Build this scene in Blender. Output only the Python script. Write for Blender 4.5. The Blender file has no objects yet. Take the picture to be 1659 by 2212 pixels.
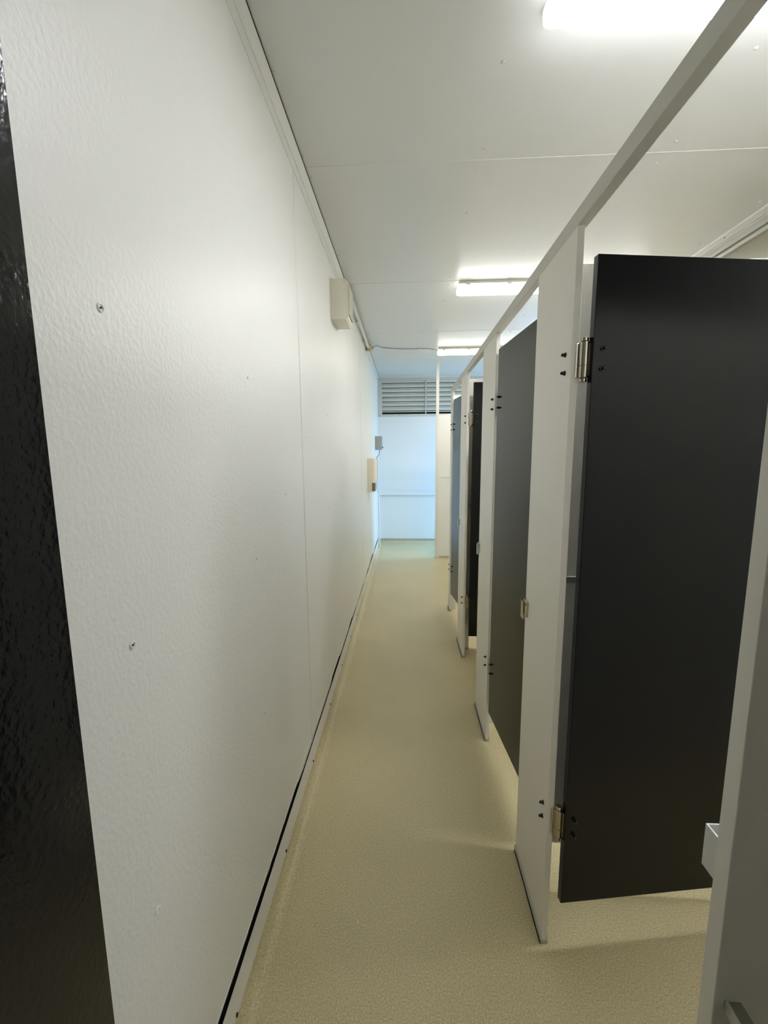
import bpy, bmesh, math, random
from mathutils import Matrix, Vector

random.seed(4)
scene = bpy.context.scene
C = scene.collection

# ------------------------------------------------------------------ camera
F_PX, YAW, PIT, ROL, CAM_H = 910.876, 0.0523, 0.1388, 0.0074, 1.38
def cam_axis(X, U, d):
    cr, sr = math.cos(ROL), math.sin(ROL); x = cr*X+sr*U; u = -sr*X+cr*U
    cp, sp = math.cos(PIT), math.sin(PIT); y = cp*d+sp*u; z = -sp*d+cp*u
    cy, sy = math.cos(YAW), math.sin(YAW)
    return Vector((cy*x-sy*y, sy*x+cy*y, z))
cam_data = bpy.data.cameras.new('camera')
cam = bpy.data.objects.new('camera', cam_data); C.objects.link(cam)
cam_data.sensor_fit = 'VERTICAL'; cam_data.sensor_height = 36.0
cam_data.lens = F_PX/2212*36.0
cam_data.clip_start = 0.02
r, u, b = cam_axis(1, 0, 0), cam_axis(0, 1, 0), -cam_axis(0, 0, 1)
cam.matrix_world = Matrix(((r.x, u.x, b.x, 0), (r.y, u.y, b.y, 0), (r.z, u.z, b.z, CAM_H), (0, 0, 0, 1)))
scene.camera = cam

# ------------------------------------------------------------------ world and exposure
SKY = 9.3
LAMP = 48.0
world = bpy.data.worlds.new('sky'); scene.world = world; world.use_nodes = True
wn = world.node_tree
wn.nodes['Background'].inputs[0].default_value = (0.30, 0.58, 1.0, 1)
wn.nodes['Background'].inputs[1].default_value = SKY
vs = scene.view_settings
vs.view_transform = 'Standard'; vs.look = 'None'; vs.gamma = 1.0; vs.exposure = 0.0
vs.use_curve_mapping = False

# main dimensions (metres): X across the corridor, Y along it, Z up
XL = -0.414      # face of the left wall
XF = 0.382       # corridor face of the cubicle fronts
XR = 1.65        # face of the right wall
YN, YE = -1.15, 6.439
HC = 2.496
PT = 0.016       # laminate thickness
HR = 1.878       # underside of the head rail
PIL = [(1.036, 1.316), (1.883, 2.185), (2.728, 3.012), (3.575, 3.692)]

# portal for the daylight that comes in through the exit at the far right
pl = bpy.data.lights.new('exit_portal', 'AREA'); pl.shape = 'RECTANGLE'; pl.size = 0.84; pl.size_y = 2.08
pl.cycles.is_portal = True
po = bpy.data.objects.new('exit_portal', pl); C.objects.link(po)
po.location = (XR+0.055, 6.0, 1.04); po.rotation_euler = (math.radians(90), 0, math.radians(90))

# ------------------------------------------------------------------ materials
MATS = {}
def lin(r, g, b):
    f = lambda c: (c/255/12.92) if c/255 <= 0.04045 else ((c/255+0.055)/1.055)**2.4
    return (f(r), f(g), f(b), 1)
def mat(name, rgb, rough=0.5, metal=0.0, var=0.05, vscale=3.0, bump=0.0, bscale=60.0, stretch=(1, 1, 1), spec=0.5,
        detail=2.0, coat=0.0, bdist=0.002):
    m = bpy.data.materials.new(name); m.use_nodes = True
    nt = m.node_tree; N = nt.nodes; L = nt.links
    p = N['Principled BSDF']
    p.inputs['Roughness'].default_value = rough; p.inputs['Metallic'].default_value = metal
    p.inputs['Specular IOR Level'].default_value = spec
    p.inputs['Coat Weight'].default_value = coat; p.inputs['Coat Roughness'].default_value = 0.15
    tc = N.new('ShaderNodeTexCoord'); mp = N.new('ShaderNodeMapping')
    mp.inputs['Scale'].default_value = stretch
    L.new(tc.outputs['Object'], mp.inputs['Vector'])
    nz = N.new('ShaderNodeTexNoise'); nz.inputs['Scale'].default_value = vscale; nz.inputs['Detail'].default_value = 4
    L.new(mp.outputs[0], nz.inputs['Vector'])
    mx = N.new('ShaderNodeMix'); mx.data_type = 'RGBA'
    c = lin(*rgb)
    mx.inputs[6].default_value = tuple(v*(1-var) for v in c[:3])+(1,)
    mx.inputs[7].default_value = tuple(min(1, v*(1+var)) for v in c[:3])+(1,)
    L.new(nz.outputs[0], mx.inputs[0]); L.new(mx.outputs[2], p.inputs['Base Color'])
    if bump:
        bn = N.new('ShaderNodeTexNoise'); bn.inputs['Scale'].default_value = bscale; bn.inputs['Detail'].default_value = detail
        L.new(mp.outputs[0], bn.inputs['Vector'])
        bu = N.new('ShaderNodeBump'); bu.inputs['Strength'].default_value = bump; bu.inputs['Distance'].default_value = bdist
        L.new(bn.outputs[0], bu.inputs['Height']); L.new(bu.outputs[0], p.inputs['Normal'])
    MATS[name] = m
    return m

mat('wall_grain', (238, 237, 230), rough=0.40, var=0.02, bump=0.6, bscale=125, stretch=(1, 1, 0.85), detail=2.0, bdist=0.0018)
mat('wall_paint', (238, 238, 234), rough=0.42, var=0.02, bump=0.1, bscale=40)
mat('ceiling_paint', (230, 230, 226), rough=0.33, var=0.02, bump=0.12, bscale=9, stretch=(1, 1.6, 1))
mat('trim_paint', (232, 231, 224), rough=0.4, var=0.03)
mat('laminate_white', (237, 234, 224), rough=0.42, var=0.015, bump=0.06, bscale=500)
mat('laminate_black', (15, 16, 17), rough=0.20, var=0.1, bump=0.03, bscale=700, spec=0.26)
mat('aluminium', (196, 196, 190), rough=0.38, metal=0.6, var=0.05, vscale=20, stretch=(1, 0.1, 1))
mat('aluminium_painted', (206, 204, 194), rough=0.42, metal=0.15, var=0.03)
mat('capping', (226, 222, 208), rough=0.45, metal=0.0, var=0.08, vscale=30, stretch=(1, 0.15, 1))
mat('nickel', (176, 170, 156), rough=0.16, metal=1.0, var=0.1, vscale=60)
mat('nickel_dark', (120, 118, 110), rough=0.3, metal=1.0, var=0.1, vscale=60)
mat('black_nut', (30, 30, 30), rough=0.25)
mat('gap_dark', (60, 52, 46), rough=0.9, var=0.2, vscale=25)  # dark colour carries the shade inside gaps and voids
mat('cream_plastic', (238, 232, 214), rough=0.42, var=0.03)
mat('grey_plastic', (160, 163, 156), rough=0.5)
mat('smoke_plastic', (120, 115, 108), rough=0.2)
mat('white_plastic', (226, 226, 222), rough=0.35)
mat('cable_grey', (150, 150, 146), rough=0.5)
mat('beige_plastic', (186, 176, 140), rough=0.5)
mat('louvre_paint', (206, 203, 190), rough=0.5, var=0.06, vscale=14)
mat('sealant', (226, 222, 210), rough=0.6, bump=0.4, bscale=90)
mat('screw_dark', (52, 42, 34), rough=0.6)
mat('lamp_body', (224, 222, 212), rough=0.4)
mat('obscured_glass', (150, 144, 124), rough=0.25, var=0.08, vscale=6)
mat('door_black', (18, 19, 21), rough=0.15, var=0.1, spec=0.36, bump=0.28, bscale=125, stretch=(1, 1, 0.85), detail=2.0, bdist=0.0018)
mat('near_wall_paint', (205, 203, 196), rough=0.6)
mat('bracket_grey', (150, 147, 134), rough=0.45, metal=0.2)
mat('concrete', (150, 148, 142), rough=0.8, var=0.1)

def floor_mat():
    m = bpy.data.materials.new('vinyl_floor'); m.use_nodes = True
    nt = m.node_tree; N = nt.nodes; L = nt.links; p = N['Principled BSDF']
    tc = N.new('ShaderNodeTexCoord')
    n1 = N.new('ShaderNodeTexNoise'); n1.inputs['Scale'].default_value = 230; n1.inputs['Detail'].default_value = 5; n1.inputs['Roughness'].default_value = 0.75
    n2 = N.new('ShaderNodeTexNoise'); n2.inputs['Scale'].default_value = 2.2; n2.inputs['Detail'].default_value = 3
    for n in (n1, n2): L.new(tc.outputs['Object'], n.inputs['Vector'])
    r1 = N.new('ShaderNodeValToRGB')
    r1.color_ramp.elements[0].position = 0.34; r1.color_ramp.elements[0].color = lin(180, 164, 118)
    r1.color_ramp.elements[1].position = 0.68; r1.color_ramp.elements[1].color = lin(238, 225, 182)
    L.new(n1.outputs[0], r1.inputs[0])
    mx = N.new('ShaderNodeMix'); mx.data_type = 'RGBA'; mx.blend_type = 'MULTIPLY'; mx.inputs[0].default_value = 1
    r2 = N.new('ShaderNodeValToRGB')
    r2.color_ramp.elements[0].position = 0.3; r2.color_ramp.elements[0].color = (0.9, 0.9, 0.9, 1)
    r2.color_ramp.elements[1].position = 0.7; r2.color_ramp.elements[1].color = (1, 1, 1, 1)
    L.new(n2.outputs[0], r2.inputs[0]); L.new(r1.outputs[0], mx.inputs[6]); L.new(r2.outputs[0], mx.inputs[7])
    # sparse pale quartz flecks
    v = N.new('ShaderNodeTexVoronoi'); v.inputs['Scale'].default_value = 85
    L.new(tc.outputs['Object'], v.inputs['Vector'])
    lt = N.new('ShaderNodeMath'); lt.operation = 'LESS_THAN'; lt.inputs[1].default_value = 0.16
    L.new(v.outputs['Distance'], lt.inputs[0])
    sp = N.new('ShaderNodeSeparateColor'); L.new(v.outputs['Color'], sp.inputs[0])
    gt = N.new('ShaderNodeMath'); gt.operation = 'GREATER_THAN'; gt.inputs[1].default_value = 0.80
    L.new(sp.outputs[0], gt.inputs[0])
    mu = N.new('ShaderNodeMath'); mu.operation = 'MULTIPLY'; L.new(lt.outputs[0], mu.inputs[0]); L.new(gt.outputs[0], mu.inputs[1])
    m2 = N.new('ShaderNodeMix'); m2.data_type = 'RGBA'; m2.inputs[7].default_value = lin(225, 218, 190)
    L.new(mu.outputs[0], m2.inputs[0]); L.new(mx.outputs[2], m2.inputs[6]); L.new(m2.outputs[2], p.inputs['Base Color'])
    rr = N.new('ShaderNodeMath'); rr.operation = 'MULTIPLY_ADD'; rr.inputs[1].default_value = -0.3; rr.inputs[2].default_value = 0.42
    L.new(mu.outputs[0], rr.inputs[0]); L.new(rr.outputs[0], p.inputs['Roughness'])
    bu = N.new('ShaderNodeBump'); bu.inputs['Strength'].default_value = 0.35; bu.inputs['Distance'].default_value = 0.001
    L.new(n1.outputs[0], bu.inputs['Height']); L.new(bu.outputs[0], p.inputs['Normal'])
    MATS['vinyl_floor'] = m
floor_mat()

def lamp_mat(name, colour, k):
    m = bpy.data.materials.new(name); m.use_nodes = True
    N = m.node_tree.nodes; L = m.node_tree.links
    p = N['Principled BSDF']
    p.inputs['Base Color'].default_value = (0.9, 0.9, 0.88, 1)
    p.inputs['Emission Color'].default_value = colour
    # prismatic cover: throws most of its light downwards, less out of its sides
    g = N.new('ShaderNodeNewGeometry'); sx = N.new('ShaderNodeSeparateXYZ'); L.new(g.outputs['Normal'], sx.inputs[0])
    mr = N.new('ShaderNodeMapRange'); mr.inputs[1].default_value = 0.0; mr.inputs[2].default_value = -0.9
    mr.inputs[3].default_value = LAMP*k*0.07; mr.inputs[4].default_value = LAMP*k
    L.new(sx.outputs[2], mr.inputs[0]); L.new(mr.outputs[0], p.inputs['Emission Strength'])
    MATS[name] = m
lamp_mat('lamp_glow_cool', (0.97, 1.0, 1.04, 1), 1.05)
lamp_mat('lamp_glow', (1.0, 1.0, 0.98, 1), 0.95)
lamp_mat('lamp_glow_old', (1.0, 0.96, 0.84, 1), 0.58)

# ------------------------------------------------------------------ mesh helpers
def obj(name, bm, m, parent=None, smooth=False):
    me = bpy.data.meshes.new(name); bm.to_mesh(me); bm.free()
    if smooth:
        for f in me.polygons: f.use_smooth = True
    me.materials.append(MATS[m])
    o = bpy.data.objects.new(name, me); C.objects.link(o)
    if parent: o.parent = parent
    return o
def share(src, parent, loc=(0, 0, 0), rot=(0, 0, 0)):
    o = src.copy(); C.objects.link(o); o.parent = parent; o.location = loc; o.rotation_euler = rot
    return o
def add_box(bm, x0, x1, y0, y1, z0, z1, bev=0.0, seg=1):
    vs_ = [bm.verts.new(p) for p in ((x0, y0, z0), (x1, y0, z0), (x1, y1, z0), (x0, y1, z0),
                                     (x0, y0, z1), (x1, y0, z1), (x1, y1, z1), (x0, y1, z1))]
    fs = [bm.faces.new([vs_[i] for i in q]) for q in ((3, 2, 1, 0), (4, 5, 6, 7), (0, 1, 5, 4), (1, 2, 6, 5), (2, 3, 7, 6), (3, 0, 4, 7))]
    if bev:
        es = list({e for f in fs for e in f.edges})
        bmesh.ops.bevel(bm, geom=es, offset=bev, segments=seg, affect='EDGES')
    return bm
def box(*a, **k):
    return add_box(bmesh.new(), *a, **k)
def add_cyl(bm, p, q, r0, r1=None, n=16, cap=True):
    p, q = Vector(p), Vector(q); r1 = r0 if r1 is None else r1
    d = (q-p).normalized()
    a = d.orthogonal().normalized(); c = d.cross(a)
    R = []
    for pt, rr in ((p, r0), (q, r1)):
        R.append([bm.verts.new(pt+(a*math.cos(t)+c*math.sin(t))*rr) for t in [2*math.pi*i/n for i in range(n)]])
    for i in range(n):
        bm.faces.new((R[0][i], R[0][(i+1) % n], R[1][(i+1) % n], R[1][i]))
    if cap:
        bm.faces.new(R[0][::-1]); bm.faces.new(R[1])
    return bm
def add_lathe(bm, origin, axis, prof, n=14):
    """prof: list of (distance along axis, radius)"""
    o, d = Vector(origin), Vector(axis).normalized(); a = d.orthogonal().normalized(); c = d.cross(a)
    rings = []
    for h, rr in prof:
        rings.append([bm.verts.new(o+d*h+(a*math.cos(t)+c*math.sin(t))*max(rr, 1e-5)) for t in [2*math.pi*i/n for i in range(n)]])
    for A, B in zip(rings, rings[1:]):
        for i in range(n): bm.faces.new((A[i], A[(i+1) % n], B[(i+1) % n], B[i]))
    bm.faces.new(rings[0][::-1]); bm.faces.new(rings[-1])
    return bm
def add_tube(bm, pts, rr, n=10):
    pts = [Vector(p) for p in pts]; rings = []
    prev = None
    for i, p in enumerate(pts):
        d = (pts[min(i+1, len(pts)-1)]-pts[max(i-1, 0)]).normalized()
        a = d.orthogonal().normalized() if prev is None else (prev-d*prev.dot(d)).normalized()
        prev = a; c = d.cross(a)
        rings.append([bm.verts.new(p+(a*math.cos(t)+c*math.sin(t))*rr) for t in [2*math.pi*k/n for k in range(n)]])
    for A, B in zip(rings, rings[1:]):
        for i in range(n): bm.faces.new((A[i], A[(i+1) % n], B[(i+1) % n], B[i]))
    bm.faces.new(rings[0][::-1]); bm.faces.new(rings[-1])
    return bm
def add_prism(bm, pts, axis, t0, t1):
    """extrude a 2-D outline; axis 'x': pts=(y,z), 'y': pts=(x,z), 'z': pts=(x,y)"""
    def P(a, b, t): return {'x': (t, a, b), 'y': (a, t, b), 'z': (a, b, t)}[axis]
    A = [bm.verts.new(P(a, b, t0)) for a, b in pts]; B = [bm.verts.new(P(a, b, t1)) for a, b in pts]
    n = len(pts)
    for i in range(n): bm.faces.new((A[i], A[(i+1) % n], B[(i+1) % n], B[i]))
    bm.faces.new(A[::-1]); bm.faces.new(B)
    bmesh.ops.recalc_face_normals(bm, faces=bm.faces)
    return bm
def thing(name, label, cat, loc=(0, 0, 0), rz=0.0, group=None):
    o = bpy.data.objects.new(name, None); C.objects.link(o); o.empty_display_size = 0.05
    o.location = loc; o.rotation_euler = (0, 0, rz)
    o['label'] = label; o['category'] = cat
    if group: o['group'] = group
    return o
def tag(o, label, cat, group=None):
    o['label'] = label; o['category'] = cat
    if group: o['group'] = group
    return o
def struct(o, label=None, cat=None):
    o['kind'] = 'structure'
    if label: o['label'] = label
    if cat: o['category'] = cat
    return o

# ------------------------------------------------------------------ floor
fl = struct(obj('floor', box(XL-0.15, XR+0.15, YN-0.1, YE+0.15, -0.1, 0), 'vinyl_floor'),
            'speckled olive beige vinyl floor of the narrow corridor', 'floor')
gr = struct(obj('ground_outside', box(XR+0.16, 9, 2, 11, -0.18, -0.06), 'concrete'), 'pale concrete ground outside the exit', 'ground')

# ------------------------------------------------------------------ left wall: backing + three grained sheets + fixings
wl = struct(obj('wall_left', box(XL-0.12, XL-0.03, YN-0.1, YE+0.1, 0.0, HC+0.08), 'gap_dark'),
            'long white grained panel wall along the corridor', 'wall')
seams = [YN-0.08, 0.0, 1.685, 3.93, YE+0.0]
for i, (y0, y1) in enumerate([(YN-0.08, 1.6830), (1.6868, 3.9285), (3.9318, YE)]):
    obj('wall_panel', box(XL-0.032, XL, y0, y1, 0.142, HC-0.006, bev=0.0008), 'wall_grain', wl)
# pressed cover strip beside each joint
for y in (1.6868, 3.9318):
    obj('cover_strip', box(XL-0.001, XL+0.0012, y+0.004, y+0.066, 0.145, 2.408, bev=0.0005), 'wall_grain', wl)
riv0 = None
def rivet(y, z, R=0.0042):
    global riv0
    if riv0 is None:
        riv0 = obj('rivet', add_lathe(bmesh.new(), (0, 0, 0), (1, 0, 0), [(-0.002, 0.0038), (0.0008, 0.0038), (0.0018, 0.0026), (0.0021, 0.0006)], 10), 'sealant', wl)
        riv0.location = (XL, y, z)
    else: share(riv0, wl, (XL, y, z))
for y in (1.722, 1.750):
    for k in range(7):
        rivet(y, 1.691-0.2445*k)
        rivet(y+2.245, 1.691-0.2445*k)
for y in (1.124, 2.243, 2.80, 3.36, 4.5, 5.1):
    for z in (1.578, 1.092, 0.628): rivet(y, z)
rivet(1.43, 1.243)
# countersunk plugs with a dark hole on the near sheet
for z in (1.578, 1.095, 0.627):
    w = obj('screw_washer', add_lathe(bmesh.new(), (XL, 0.584, z), (1, 0, 0), [(-0.001, 0.0062), (0.0012, 0.0062), (0.002, 0.0045), (0.0008, 0.0042)], 16), 'wall_paint', wl)
    if z > 0.7: obj('screw_hole', add_cyl(bmesh.new(), (XL, 0.584, z), (XL+0.0022, 0.584, z), 0.0016, n=10), 'screw_dark', w)

# cornice: flat flashing, sloping angle, dark strip painted in for the shadow gap at the ceiling
t1 = struct(obj('trim_1', box(XL-0.002, XL+0.0022, YN, YE, 2.412, 2.492, bev=0.0006), 'trim_paint'), 'thin metal flashing strip at the top of the left wall', 'trim')
bm = bmesh.new()
add_prism(bm, [(XL, 2.452), (XL+0.004, 2.452), (XL+0.018, 2.488), (XL+0.018, 2.4915), (XL, 2.4915)], 'y', YN, YE)
struct(obj('trim_2', bm, 'trim_paint'), 'sloping angle trim between left wall and ceiling', 'trim')
struct(obj('shadow_strip', box(XL-0.02, XL+0.0195, YN, YE, 2.4915, HC+0.001), 'gap_dark'), 'dark strip painted as the shadow gap above the corner trim', 'trim')

# skirting on the left: vinyl upturn with cove, aluminium capping, ragged sealant above a dark gap
bm = bmesh.new()
prof = [(XL-0.03, 0.0)]
prof2 = []
for k in range(7):
    a = math.pi/2*k/6
    prof2.append((XL+0.048-0.046*math.sin(math.pi/2-a)*1.0-0.0, 0.046-0.046*math.sin(a)) if False else (XL+0.050-0.046*math.cos(a), 0.046-0.046*math.sin(a)))
# from the wall down and out to the floor
outline = [(XL+0.0005, 0.075), (XL+0.004, 0.075)]+[(x, z+0.0006) for x, z in prof2]+[(XL+0.05, -0.002), (XL+0.0005, -0.002)]
add_prism(bm, outline, 'y', YN, YE)
bl = struct(obj('baseboard_left', bm, 'vinyl_floor', smooth=False), 'coved vinyl skirting with pale metal capping along the left wall', 'skirting')
bm = bmesh.new(); add_prism(bm, [(XL+0.001, 0.108), (XL+0.004, 0.108), (XL+0.015, 0.064), (XL+0.015, 0.061), (XL+0.001, 0.061)], 'y', YN, YE)
obj('capping_strip', bm, 'capping', bl)
s0 = None
for k in range(-1, 14):
    y = 0.804+0.4155*k
    if s0 is None:
        s0 = obj('screw', add_lathe(bmesh.new(), (0, 0, 0), (1, 0, 0), [(-0.002, 0.0048), (0.0016, 0.0048), (0.003, 0.0025)], 10), 'screw_dark', bl); s0.location = (XL+0.0145, y, 0.066)
    else: share(s0, bl, (XL+0.0145, y, 0.066))
bm = bmesh.new()
ys = [YN+i*0.012 for i in range(int((YE-YN)/0.012)+1)]
lo = []; v = base = 0.13; left = 0
for y in ys:
    if left <= 0:
        base = random.choice([0.111, 0.117, 0.122, 0.130, 0.137, 0.140]); left = random.randint(5, 32)
    left -= 1
    v += (base-v)*0.35+random.uniform(-0.0018, 0.0018)
    v = min(0.1415, max(0.109, v)); lo.append(v)
rows = []
for y, z in zip(ys, lo):
    rows.append([bm.verts.new(p) for p in ((XL-0.010, y, 0.145), (XL+0.0015, y, 0.146), (XL+0.0022, y, (z+0.146)/2), (XL+0.001, y, z), (XL-0.010, y, z))])
for A, B in zip(rows, rows[1:]):
    for i in range(4): bm.faces.new((A[i], A[i+1], B[i+1], B[i]))
obj('sealant_bead', bm, 'sealant', bl)

# ------------------------------------------------------------------ ceiling sheets
ce = struct(obj('ceiling', box(XL-0.12, XR+0.12, YN-0.1, YE+0.12, HC+0.012, HC+0.10), 'gap_dark'), 'white sheeted ceiling with fine cross joints', 'ceiling')
cy = [YN-0.1, -0.5, 0.655, 1.815, 2.972, 4.130, 5.288, YE+0.1]
for y0, y1 in zip(cy, cy[1:]):
    obj('ceiling_panel', box(XL-0.03, XR+0.1, y0+0.0014, y1-0.0014, HC, HC+0.014, bev=0.0012), 'ceiling_paint', ce)
for y in cy[1:-1]:
    obj('joint_bead', box(XL-0.02, XR+0.02, y-0.0028, y+0.0028, HC-0.0016, HC+0.004, bev=0.0008), 'ceiling_paint', ce)
n0 = None
for y0 in (0.655, 1.815, 2.972, 4.13, 5.288):
    for dy in (0.058, 0.357, 0.745, 1.098):
        for x in (-0.386, 0.283, 0.977, 1.6):
            p = (x+random.uniform(-0.004, 0.004), y0+dy+random.uniform(-0.006, 0.006), HC)
            if n0 is None:
                n0 = obj('nail_cap', add_lathe(bmesh.new(), (0, 0, 0), (0, 0, -1), [(-0.002, 0.0062), (0.0012, 0.006), (0.003, 0.0042), (0.0038, 0.001)], 10), 'sealant', ce); n0.location = p
            else: share(n0, ce, p)

# ------------------------------------------------------------------ right wall with cubicle window and exit opening
DY0, DY1, DZ = 5.58, 6.42, 2.08
WY0, WY1, WZ0, WZ1 = 1.35, 3.30, 1.80, 2.455
bm = bmesh.new()
add_box(bm, XR, XR+0.1, YN-0.1, WY0, 0, HC+0.012)
add_box(bm, XR, XR+0.1, WY0, WY1, 0, WZ0)
add_box(bm, XR, XR+0.1, WY0, WY1, WZ1, HC+0.012)
add_box(bm, XR, XR+0.1, WY1, DY0, 0, HC+0.012)
add_box(bm, XR, XR+0.1, DY0, DY1, DZ, HC+0.012)
add_box(bm, XR, XR+0.1, DY1, YE+0.1, 0, HC+0.012)
struct(obj('wall_right', bm, 'wall_paint'), 'white wall behind the cubicles', 'wall')
w2 = struct(obj('window_1', box(XR+0.068, XR+0.074, WY0+0.02, WY1-0.02, WZ0+0.02, WZ1-0.02), 'obscured_glass'), 'aluminium sliding window high on the wall behind the cubicles', 'window')
def wframe(name, fx0, fx1, t, m, off=0.0, bev=0.001):
    y0, y1, z0, z1 = WY0+off, WY1-off, WZ0+off, WZ1-off
    bm = bmesh.new()
    add_box(bm, fx0, fx1, y0, y1, z1-t, z1, bev=bev); add_box(bm, fx0, fx1, y0, y1, z0, z0+t, bev=bev)
    add_box(bm, fx0, fx1, y0, y0+t, z0+t, z1-t, bev=bev); add_box(bm, fx0, fx1, y1-t, y1, z0+t, z1-t, bev=bev)
    return obj(name, bm, m, w2)
wframe('window_flange', XR-0.006, XR+0.002, 0.028, 'aluminium_painted', off=-0.026)
wframe('window_reveal', XR+0.002, XR+0.08, 0.005, 'trim_paint', off=0.0)
wframe('window_track', XR+0.028, XR+0.036, 0.018, 'aluminium', off=0.004)
wframe('sash_frame', XR+0.05, XR+0.078, 0.034, 'aluminium_painted', off=0.006)
obj('meeting_stile', box(XR+0.048, XR+0.08, 1.60, 1.64, WZ0+0.03, WZ1-0.03, bev=0.001), 'aluminium_painted', w2)
ws = None
for k in range(7):
    for z in (WZ1+0.013, WZ0-0.013):
        p = (XR-0.006, 1.60+0.28*k, z)
        if ws is None:
            ws = obj('screw', add_lathe(bmesh.new(), (0, 0, 0), (-1, 0, 0), [(0, 0.0042), (0.0012, 0.004), (0.0018, 0.002)], 10), 'nickel_dark', w2); ws.location = p
        else: share(ws, w2, p)

# ------------------------------------------------------------------ near end wall, far end wall
struct(obj('wall_near', box(XL-0.12, XR+0.1, YN-0.1, YN, 0, HC+0.012), 'near_wall_paint'), 'pale wall closing the near end of the room', 'wall')
LX0, LX1, LZ0, LZ1 = -0.374, 1.42, 1.951, 2.446
bm = bmesh.new()
add_box(bm, XL-0.03, XR+0.1, YE, YE+0.06, 0, LZ0)
add_box(bm, XL-0.03, XR+0.1, YE, YE+0.06, LZ1, HC+0.012)
add_box(bm, XL-0.03, LX0, YE, YE+0.06, LZ0, LZ1)
add_box(bm, LX1, XR+0.1, YE, YE+0.06, LZ0, LZ1)
struct(obj('wall_far', bm, 'wall_paint'), 'white end wall below the louvred vent', 'wall')
struct(obj('trim_4', box(XL, XR, YE-0.006, YE, 1.842, 1.916, bev=0.001), 'wall_paint'), 'flat white rail under the louvred vent', 'trim')
struct(obj('trim_5', box(XL, XR, YE-0.042, YE, 0.744, 0.808, bev=0.002), 'wall_paint'), 'white horizontal batten halfway up the end wall', 'trim')
struct(obj('trim_6', box(XL, XL+0.03, YE-0.006, YE, 0.07, 1.842, bev=0.001), 'wall_paint'), 'narrow white corner strip on the end wall', 'trim')
bm = bmesh.new()
add_prism(bm, [(YE, 0.046)]+[(YE-0.046+0.044*math.cos(math.pi/2*k/6), 0.046-0.046*math.sin(math.pi/2*k/6)+0.0006) for k in range(7)]+[(YE-0.046, -0.002), (YE, -0.002)], 'x', XL, XR)
bf = struct(obj('baseboard_far', bm, 'vinyl_floor'), 'coved vinyl skirting with metal capping along the end wall', 'skirting')
obj('capping_strip', box(XL+0.03, XR, YE-0.008, YE, 0.036, 0.066, bev=0.001), 'aluminium', bf)
for x in (-0.33, -0.02, 0.30, 0.62):
    obj('screw', add_lathe(bmesh.new(), (x, YE-0.008, 0.048), (0, -1, 0), [(0, 0.005), (0.002, 0.0045)], 10), 'screw_dark', bf)

# louvred vent
lv = struct(obj('window_2', box(LX0-0.05, LX1+0.05, YE+0.10, YE+0.115, LZ0-0.04, LZ1+0.04), 'gap_dark'), 'louvred vent across the top of the end wall', 'vent')  # dark backing board added behind the blades to block sky and darken gaps
bm = bmesh.new()
add_box(bm, LX0-0.036, LX1+0.036, YE-0.006, YE+0.004, LZ1-0.001, LZ1+0.032, bev=0.001)
add_box(bm, LX0-0.036, LX1+0.036, YE-0.006, YE+0.004, LZ0-0.034, LZ0+0.001, bev=0.001)
add_box(bm, LX0-0.036, LX0+0.001, YE-0.006, YE+0.004, LZ0, LZ1, bev=0.001)
add_box(bm, LX1-0.001, LX1+0.036, YE-0.006, YE+0.004, LZ0, LZ1, bev=0.001)
obj('vent_frame', bm, 'aluminium_painted', lv)
bm = bmesh.new()
for x0, x1 in ((LX0-0.002, LX0+0.018), (LX1-0.018, LX1+0.002)):
    add_box(bm, x0, x1, YE+0.002, YE+0.10, LZ0, LZ1)
add_box(bm, LX0, LX1, YE+0.002, YE+0.10, LZ1-0.004, LZ1+0.002)
add_box(bm, LX0, LX1, YE+0.002, YE+0.10, LZ0-0.002, LZ0+0.003)
obj('vent_channel', bm, 'louvre_paint', lv)
bl0 = None
pitch = 0.0668
for k in range(7):
    z = LZ1-0.004-pitch*k
    if bl0 is None:
        pts = [(0.0, 0.0), (0.007, -0.033), (0.0085, -0.033), (0.0015, 0.001), (0.05, 0.022), (0.05, 0.0235), (-0.0005, 0.002)]
        bm = bmesh.new(); add_prism(bm, pts, 'x', LX0+0.012, LX1-0.012)
        bl0 = obj('louvre_blade', bm, 'louvre_paint', lv); bl0.location = (0, YE+0.020, z)
        pts = [(0.012, -0.0415), (0.014, -0.0565), (0.055, -0.050), (0.055, -0.0485), (0.0155, -0.0548), (0.0135, -0.0415)]
        bm = bmesh.new(); add_prism(bm, pts, 'x', LX0+0.012, LX1-0.012)
        lp0 = obj('louvre_lip', bm, 'louvre_paint', lv); lp0.location = (0, YE+0.020, z)
    else:
        share(bl0, lv, (0, YE+0.020, z)); share(lp0, lv, (0, YE+0.020, z))
for x in (0.296, 0.97):
    obj('mullion', box(x-0.008, x+0.008, YE+0.006, YE+0.022, LZ0, LZ1, bev=0.001), 'louvre_paint', lv)
for x in (-0.40, -0.09, 0.20, 0.60, 0.95):
    for z in (LZ1+0.016, LZ0-0.017):
        obj('screw', add_lathe(bmesh.new(), (x, YE-0.006, z), (0, -1, 0), [(0, 0.005), (0.002, 0.0042)], 10), 'nickel_dark', lv)

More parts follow.
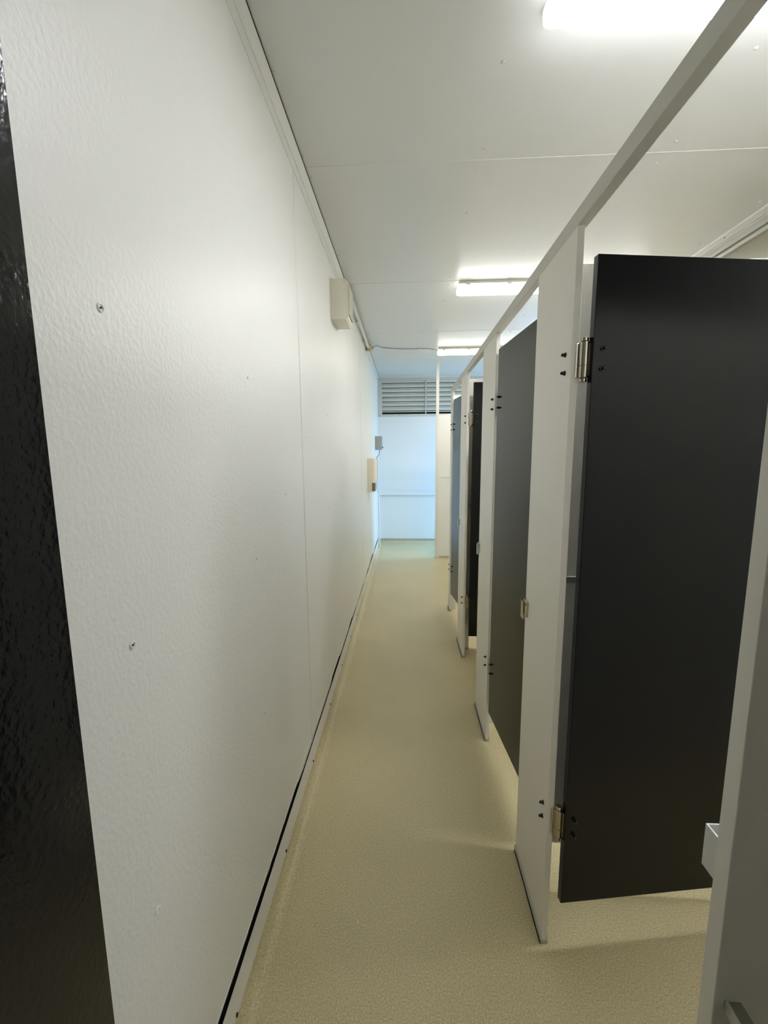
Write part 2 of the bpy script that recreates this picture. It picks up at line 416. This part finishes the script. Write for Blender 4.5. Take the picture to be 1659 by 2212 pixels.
# ------------------------------------------------------------------ black entrance door folded back against the left wall
dr = struct(obj('door_1', box(XL+0.001, XL+0.040, -0.43, 0.429, 0.012, 2.06, bev=0.0015), 'door_black'),
            'glossy black grained entrance door folded back against the left wall', 'door')
obj('kick_plate', box(XL+0.039, XL+0.0412, -0.42, 0.40, 0.03, 0.20, bev=0.0005), 'aluminium', dr)
bm = bmesh.new(); add_lathe(bm, (XL+0.04, -0.36, 1.02), (1, 0, 0), [(0, 0.026), (0.006, 0.026), (0.008, 0.012), (0.03, 0.011), (0.036, 0.024), (0.052, 0.026), (0.058, 0.018)], 18)
obj('door_knob', bm, 'nickel', dr, smooth=True)

# ------------------------------------------------------------------ cubicle fronts
bolt_bm = bmesh.new()
add_lathe(bolt_bm, (0, 0, 0), (-1, 0, 0), [(-0.002, 0.0062), (0.0016, 0.0062), (0.0020, 0.0044), (0.0085, 0.0040), (0.0105, 0.0026), (0.0112, 0.0008)], 12)
bolt_me = bpy.data.meshes.new('bolt'); bolt_bm.to_mesh(bolt_me); bolt_bm.free(); bolt_me.materials.append(MATS['black_nut'])
stud_bm = bmesh.new()
add_lathe(stud_bm, (0, 0, 0), (-1, 0, 0), [(-0.002, 0.0066), (0.0012, 0.0066), (0.0042, 0.0050), (0.0058, 0.0018)], 14)
stud_me = bpy.data.meshes.new('stud'); stud_bm.to_mesh(stud_me); stud_bm.free(); stud_me.materials.append(MATS['nickel_dark'])
pale_me = stud_me.copy(); pale_me.materials.clear(); pale_me.materials.append(MATS['sealant'])
def inst(name, me, parent, loc, rz=0.0):
    o = bpy.data.objects.new(name, me); C.objects.link(o); o.parent = parent; o.location = loc; o.rotation_euler = (0, 0, rz); return o
ZH = (1.588, 0.393)
def strike_tube():
    """hollow rectangular stop, open at the top, standing past the panel edge; origin at panel corner"""
    bm = bmesh.new()
    x0, x1, y0, y1, z0, z1, t = -0.007, 0.0165, 0.0, 0.026, 0.848, 0.906, 0.0022
    o = [(x0, y0), (x1, y0), (x1, y1), (x0, y1)]; i = [(x0+t, y0+t), (x1-t, y0+t), (x1-t, y1-t), (x0+t, y1-t)]
    V = {}
    for tag_, pts in (('o', o), ('i', i)):
        for k, (x, y) in enumerate(pts):
            for z in (z0, z1): V[tag_, k, z] = bm.verts.new((x, y, z))
    for k in range(4):
        n = (k+1) % 4
        bm.faces.new((V['o', k, z0], V['o', n, z0], V['o', n, z1], V['o', k, z1]))
        bm.faces.new((V['i', n, z0], V['i', k, z0], V['i', k, z1], V['i', n, z1]))
        bm.faces.new((V['o', k, z1], V['o', n, z1], V['i', n, z1], V['i', k, z1]))
        bm.faces.new((V['o', n, z0], V['o', k, z0], V['i', k, z0], V['i', n, z0]))
    return bm
PL = ['wide white cubicle front panel between the wide open black door and the first ajar door',
      'white cubicle front panel hinging the ajar door nearer the entrance',
      'white cubicle front panel hinging the second wide open door',
      'narrow white cubicle front panel ending the row, below the end of the head rail']
for i, (y0, y1) in enumerate(PIL):
    t = thing('front_panel', PL[i], 'partition panel', (XF, y0, 0), 0, 'cubicle front panels')
    L = y1-y0
    obj('panel', box(0, PT, 0, L, 0.012, HR+0.001, bev=0.0007), 'laminate_white', t)
    bm = bmesh.new()   # floor shoe: two cheeks and a web
    add_box(bm, -0.004, -0.0002, -0.001, L+0.002, 0.0, 0.027, bev=0.0006)
    add_box(bm, PT+0.0001, PT+0.0012, -0.001, L+0.002, 0.0, 0.027, bev=0.0002)
    add_box(bm, -0.004, PT+0.0012, -0.001, L+0.002, 0.0, 0.013)
    obj('floor_shoe', bm, 'aluminium', t)
    for zc in ZH:
        for dz in (0.021, -0.021): inst('bolt', bolt_me, t, (0, 0.036 if i < 3 else 0.03, zc+dz))
    if i < 3:
        s = obj('door_stop', strike_tube(), 'nickel', t); s.location = (0, L, 0)
        pb = obj('stop_plate', box(-0.0045, -0.0003, L-0.032, L+0.008, 0.866, 0.916, bev=0.0006), 'nickel', t)
        obj('screw', add_lathe(bmesh.new(), (-0.004, L-0.018, 0.904), (-1, 0, 0), [(0, 0.0045), (0.0015, 0.004)], 10), 'nickel_dark', pb)

# doors
door_group = 'black cubicle doors'
def make_door(y_near, ang, label):
    d = thing('cubicle_door', label, 'door', (0.408, y_near-0.006, 0.0), math.radians(ang), door_group)
    g, w, z0, z1 = 0.0095, 0.545, 0.163, 1.808
    obj('leaf', box(-0.020, -0.002, -g-w, -g, z0, z1, bev=0.0010), 'laminate_black', d)
    for zc in ZH:
        h = obj('hinge', add_lathe(bmesh.new(), (0, 0, zc-0.040), (0, 0, 1), [(0, 0.0095), (0.001, 0.0112), (0.026, 0.0112), (0.0265, 0.0102), (0.0275, 0.0102), (0.028, 0.0112),
                                                                       (0.079, 0.0112), (0.080, 0.0095)], 18), 'nickel', d, smooth=False)
        for zz in (zc+0.0405, zc-0.0495):
            obj('pin_cap', add_lathe(bmesh.new(), (0, 0, zz), (0, 0, 1), [(0, 0.0078), (0.001, 0.0088), (0.008, 0.0088), (0.009, 0.0075)], 18), 'nickel', h)
        obj('hinge_plate', box(-0.012, 0.002, -g-0.001, -g+0.0022, zc-0.036, zc+0.036, bev=0.0005), 'nickel', h)
        for dz in (0.022, -0.022): inst('bolt', bolt_me, d, (-0.020, -0.034, zc+dz))
    # hinge leaf fixed to the panel edge (turned back by the opening angle)
    for zc in ZH:
        q = obj('edge_plate', box(-0.0165, -0.006, 0.0035, 0.0059, zc-0.038, zc+0.038, bev=0.0005), 'nickel', d); q.rotation_euler = (0, 0, -math.radians(ang))
    # indicator bolt on the inner face
    lb = obj('latch', box(-0.002, 0.014, -g-w+0.006, -g-w+0.07, 0.852, 0.902, bev=0.002), 'nickel', d)
    obj('latch_knob', add_lathe(bmesh.new(), (0.014, -g-w+0.04, 0.877), (1, 0, 0), [(0, 0.010), (0.010, 0.009), (0.012, 0.007)], 12), 'nickel', lb)
    return d
make_door(1.036, 98, 'black cubicle door swung wide open, with bolts showing beside its upper hinge')
make_door(1.883, 5, 'dark cubicle door standing slightly ajar next to the wide open black door')
make_door(2.728, 90.5, 'black cubicle door open square to the corridor, between two ajar doors')
make_door(3.575, 7, 'dark cubicle door slightly ajar beside the narrow end panel of the row')

# dividers between the cubicles (raised off the floor on a foot, with a joint strip at mid height)
DV = ['white dividing panel behind the wide open black door', 'white dividing panel behind the ajar door nearer the entrance',
      'white dividing panel behind the second open door, with screws down its front edge', 'white dividing panel closing the far end of the cubicle row']
for i, (y0, y1) in enumerate(PIL):
    ym = (y0+y1)/2
    t = thing('divider', DV[i], 'partition panel', (XF+PT, ym, 0), 0, 'cubicle dividers')
    W = XR-XF-PT
    obj('panel', box(0.0, W, -0.008, 0.008, 0.19, 1.851, bev=0.0008), 'laminate_white', t)
    js = obj('joint_strip', box(0.03, W, -0.016, -0.0078, 1.018, 1.036, bev=0.0006), 'aluminium', t)
    obj('foot', box(0.0012, 0.046, -0.010, 0.010, 0.0, 0.192, bev=0.001), 'laminate_white', t)
    if i == 2:
        for k in range(7):
            inst('screw', pale_me, t, (0.034, -0.0075, 1.572-0.2205*k), math.radians(90))
    else:
        obj('wall_bracket', box(W-0.03, W, -0.0105, -0.0075, 0.3, 1.75), 'aluminium', t)

# return panel that closes the row beside the entrance
t = thing('divider', 'white panel end standing beside the entrance, carrying a grey metal bracket', 'partition panel', (XF, 0.455, 0), 0, 'cubicle dividers')
obj('panel', box(0.0, XR-XF, 0.0, 0.023, 0.012, HR, bev=0.0008), 'laminate_white', t)
s = obj('door_stop', strike_tube(), 'white_plastic', t); s.location = (0.0075, 0.0228, 0.003); s.scale = (1, 0.8, 1)
obj('floor_shoe', box(-0.003, XR-XF, -0.003, 0.026, 0.0, 0.026, bev=0.001), 'aluminium', t)
bk = obj('bracket', box(0.015, 0.033, -0.06, 0.001, 0.690, 0.703, bev=0.001), 'bracket_grey', t)
obj('bracket_lip', box(0.0125, 0.0155, -0.06, -0.0003, 0.690, 0.7065, bev=0.0005), 'aluminium_painted', bk)

# head rail
hr = thing('head_rail', 'long pale aluminium head rail running over the cubicle fronts', 'rail', (XF, 0.44, HR), 0)
obj('rail', box(-0.0015, 0.0235, 0, 3.694-0.44, 0.0, 0.036, bev=0.0012), 'aluminium_painted', hr)
obj('end_cap', box(-0.003, 0.025, 3.694-0.44-0.001, 3.698-0.44, -0.004, 0.0375, bev=0.001), 'aluminium_painted', hr)

# ------------------------------------------------------------------ ceiling lights
def make_light(yc, label, glow):
    x0, Lx = 0.345, 1.20
    t = thing('ceiling_light', label, 'light', (x0, yc, HC), 0, 'tube light fittings across the ceiling')
    bm = bmesh.new()
    add_prism(bm, [(-0.060, 0.001), (0.060, 0.001), (0.066, -0.014), (0.066, -0.020), (-0.066, -0.020), (-0.066, -0.014)], 'x', 0.004, Lx-0.004)
    obj('housing', bm, 'lamp_body', t)
    bm = bmesh.new()
    prof = [(-0.0635, -0.019), (-0.0635, -0.032), (-0.061, -0.046), (-0.052, -0.056), (-0.036, -0.061), (0.036, -0.061), (0.052, -0.056), (0.061, -0.046), (0.0635, -0.032), (0.0635, -0.019)]
    rings = []
    for x, s in ((0.0, 0.80), (0.004, 0.93), (0.014, 1.0), (Lx-0.014, 1.0), (Lx-0.004, 0.93), (Lx, 0.80)):
        rings.append([bm.verts.new((x, y*s, -0.019+(z+0.019)*s)) for y, z in prof])
    for A, B in zip(rings, rings[1:]):
        for i in range(len(prof)-1): bm.faces.new((A[i], A[i+1], B[i+1], B[i]))
    bm.faces.new(rings[0][::-1]); bm.faces.new(rings[-1])
    bmesh.ops.recalc_face_normals(bm, faces=bm.faces)
    obj('diffuser', bm, glow, t)
    c0 = None
    for k in range(5):
        for s in (-1, 1):
            x = 0.062+0.268*k
            bm = bmesh.new(); add_box(bm, x-0.014, x+0.014, min(s*0.062, s*0.0705), max(s*0.062, s*0.0705), -0.030, -0.006, bev=0.0015)
            obj('clip', bm, 'lamp_body', t)
    return t
make_light(1.195, 'bright tube light fitting above the wide open black door', 'lamp_glow_cool')
make_light(3.030, 'tube light fitting across the ceiling between two sheet joints, above the ajar doors', 'lamp_glow')
make_light(4.800, 'tube light fitting fed by the thin cable from the corner junction box', 'lamp_glow_old')

# ------------------------------------------------------------------ things on the left wall
f = thing('extractor_fan', 'cream boxy extractor fan with side grille high on the left wall', 'fan', (XL, 2.462, 2.122))
D, Wy, Hz = 0.092, 0.20, 0.212
bm = bmesh.new()
add_prism(bm, [(0, 0), (D-0.012, 0), (D, 0.014), (D, Hz-0.014), (D-0.012, Hz), (0, Hz)], 'y', 0, Wy)
# chamfer the front vertical edges a little
es = [e for e in bm.edges if all(v.co.x > D-0.001 for v in e.verts) and abs(e.verts[0].co.z-e.verts[1].co.z) > 0.1]
bmesh.ops.bevel(bm, geom=es, offset=0.012, segments=2, affect='EDGES')
bd = obj('housing', bm, 'cream_plastic', f)
gr_ = obj('grille', box(D-0.001, D+0.002, 0.022, Wy-0.022, 0.030, Hz-0.026), 'gap_dark', f)
for k in range(13):
    z = 0.034+k*0.0118
    bm = bmesh.new(); add_prism(bm, [(D-0.001, z), (D+0.009, z+0.005), (D+0.009, z+0.0075), (D-0.001, z+0.003)], 'y', 0.020, Wy-0.020)
    obj('grille_slat', bm, 'cream_plastic', gr_)
for y in (0.020, Wy-0.024):
    obj('grille_frame', box(D-0.001, D+0.010, y, y+0.004, 0.028, Hz-0.024), 'cream_plastic', gr_)
obj('screw_cover', add_lathe(bmesh.new(), (0.040, 0.0, 0.033), (0, -1, 0), [(-0.001, 0.0085), (0.0012, 0.0085), (0.0014, 0.0072), (0.0004, 0.0070), (0.0006, 0.001)], 20), 'cream_plastic', f)
obj('wall_flange', box(-0.0005, 0.003, -0.004, Wy+0.004, -0.004, Hz+0.004, bev=0.001), 'cream_plastic', f)

cd = thing('conduit', 'white plastic conduit along the corner between left wall and ceiling', 'pipe', (XL+0.030, 2.95, 2.452))
obj('pipe', add_cyl(bmesh.new(), (0, 0, 0), (0, 1.52, 0), 0.0125, n=20), 'white_plastic', cd, smooth=False)
for y in (0.12, 0.66, 1.25):
    s_ = obj('saddle', add_cyl(bmesh.new(), (0, y, 0), (0, y+0.02, 0), 0.0142, n=20), 'white_plastic', cd)
    obj('saddle_tab', box(-0.028, -0.012, y, y+0.02, -0.02, 0.02, bev=0.001), 'white_plastic', s_)
obj('coupling', add_cyl(bmesh.new(), (0, 1.49, 0), (0, 1.525, 0), 0.0150, n=20), 'cream_plastic', cd)
obj('feed', add_tube(bmesh.new(), [(0, 0.01, 0), (0, -0.06, -0.01), (0, -0.12, -0.06), (0, -0.16, -0.13), (0, -0.22, -0.17), (0, -0.295, -0.18)], 0.0115, 14), 'white_plastic', cd)

jb = thing('junction_box', 'small beige round junction box in the ceiling corner', 'junction box', (XL+0.032, 4.52, 2.452))
obj('box', add_lathe(bmesh.new(), (0, 0, -0.022), (0, 0, 1), [(0, 0.030), (0.003, 0.033), (0.05, 0.033)], 20), 'beige_plastic', jb)
obj('spigot', add_cyl(bmesh.new(), (0, -0.052, 0), (0, -0.028, 0), 0.0155, n=16), 'beige_plastic', jb)
obj('spigot', add_cyl(bmesh.new(), (0.028, 0.0, 0.004), (0.050, 0.0, 0.004), 0.0135, n=16), 'beige_plastic', jb)
obj('lid', add_lathe(bmesh.new(), (0, 0, -0.027), (0, 0, 1), [(0, 0.026), (0.001, 0.029), (0.0055, 0.029)], 20), 'beige_plastic', jb)

cb = thing('ceiling_cable', 'thin grey cable clipped across the ceiling to the far light', 'cable', (XL+0.08, 4.52, 2.48))
pts = [(0, 0, -0.022), (0.03, 0.04, 0.004), (0.08, 0.15, 0.010), (0.2, 0.205, 0.0105), (0.35, 0.225, 0.008), (0.48, 0.232, 0.0105), (0.58, 0.222, 0.006), (0.64, 0.24, -0.002), (0.695, 0.262, -0.004)]
obj('wire', add_tube(bmesh.new(), pts, 0.0038, 8), 'cable_grey', cb)
for k in (2, 3, 5):
    p = pts[k]; obj('clip', box(p[0]-0.006, p[0]+0.006, p[1]-0.007, p[1]+0.007, p[2]-0.007, 0.0165, bev=0.001), 'white_plastic', cb)

dp = thing('towel_dispenser', 'cream rounded paper towel dispenser with a smoky window on the left wall', 'dispenser', (XL, 4.53, 0.962))
bm = bmesh.new()
def rounded(d, w, rr, inset=0.0, n=5):
    o = [(0, inset)]
    for k in range(n+1):
        a = -math.pi/2+math.pi/2*k/n; o.append((d-rr+rr*math.cos(a), inset+rr+rr*math.sin(a)))
    for k in range(n+1):
        a = math.pi/2*k/n; o.append((d-rr+rr*math.cos(a), w-inset-rr+rr*math.sin(a)))
    return o+[(0, w-inset)]
add_prism(bm, rounded(0.088, 0.26, 0.03), 'z', 0.100, 0.352)
add_prism(bm, rounded(0.078, 0.26, 0.028, 0.006), 'z', 0.352, 0.364)
obj('cover', bm, 'cream_plastic', dp)
bm = bmesh.new(); add_prism(bm, [(0, 0.004), (0.048, 0.004), (0.048, 0.256), (0, 0.256)], 'z', 0.006, 0.100); obj('tray_body', bm, 'cream_plastic', dp)
bm = bmesh.new(); add_prism(bm, [(0.0475, 0.010), (0.078, 0.014), (0.084, 0.03), (0.084, 0.23), (0.078, 0.246), (0.0475, 0.25)], 'z', 0.012, 0.100); obj('window', bm, 'smoke_plastic', dp)
bm = bmesh.new(); add_prism(bm, rounded(0.082, 0.26, 0.03, 0.002), 'z', 0.0, 0.012); obj('base', bm, 'cream_plastic', dp)

eb = thing('switch_box', 'small grey electrical switch box above the corner pipe on the left wall', 'switch box', (XL, 5.74, 1.424))
obj('enclosure', box(0, 0.086, 0, 0.14, 0, 0.182, bev=0.003), 'grey_plastic', eb)
obj('cover', box(0.084, 0.092, 0.004, 0.136, 0.004, 0.178, bev=0.002), 'grey_plastic', eb)
obj('switch_lever', add_lathe(bmesh.new(), (0.092, 0.06, 0.035), (1, 0, 0), [(0, 0.009), (0.010, 0.008), (0.014, 0.005)], 12), 'black_nut', eb)
obj('flex', add_tube(bmesh.new(), [(0.058, 0.05, 0.004), (0.058, 0.05, -0.035), (0.048, 0.06, -0.065), (0.030, 0.09, -0.085), (0.012, 0.13, -0.10), (0.012, 0.15, -0.14)], 0.0048, 10), 'cable_grey', eb)

cp = thing('corner_pipe', 'slim white pipe dropping to the floor in the far left corner', 'pipe', (XL+0.027, 6.06, 0.0))
pts = [(0, 0, -0.001), (0, 0, 0.3), (-0.003, -0.03, 0.8), (-0.008, -0.11, 1.1), (-0.010, -0.16, 1.29)]
obj('pipe', add_tube(bmesh.new(), pts, 0.0125, 14), 'white_plastic', cp)
obj('foot_cap', add_cyl(bmesh.new(), (0, 0, 0), (0, 0, 0.012), 0.0142, n=14), 'cable_grey', cp)
for z, y in ((0.83, -0.036), (1.22, -0.143)):
    obj('clip', box(-0.027, 0.010, y-0.010, y+0.010, z, z+0.018, bev=0.002), 'white_plastic', cp)

# ------------------------------------------------------------------ screen and post near the exit
sc = thing('privacy_screen', 'white privacy screen on a tall post shielding the exit', 'screen', (0.383, 5.486, 0))
obj('post', box(0, 0.036, 0, 0.036, 0.0, HC+0.0005, bev=0.001), 'trim_paint', sc)
obj('post_foot', box(-0.006, 0.044, -0.006, 0.042, 0.0, 0.024, bev=0.002), 'white_plastic', sc)
obj('panel', box(0.035, XR-0.383, 0.010, 0.028, 0.012, 1.856, bev=0.001), 'wall_paint', sc)
obj('top_cap', box(0.035, XR-0.383, 0.006, 0.032, 1.856, 1.866, bev=0.001), 'trim_paint', sc)
obj('mid_strip', box(0.066, XR-0.383, 0.0045, 0.011, 1.060, 1.082, bev=0.001), 'trim_paint', sc)
obj('bottom_strip', box(0.06, XR-0.383, 0.002, 0.011, 0.0, 0.026, bev=0.001), 'aluminium', sc)
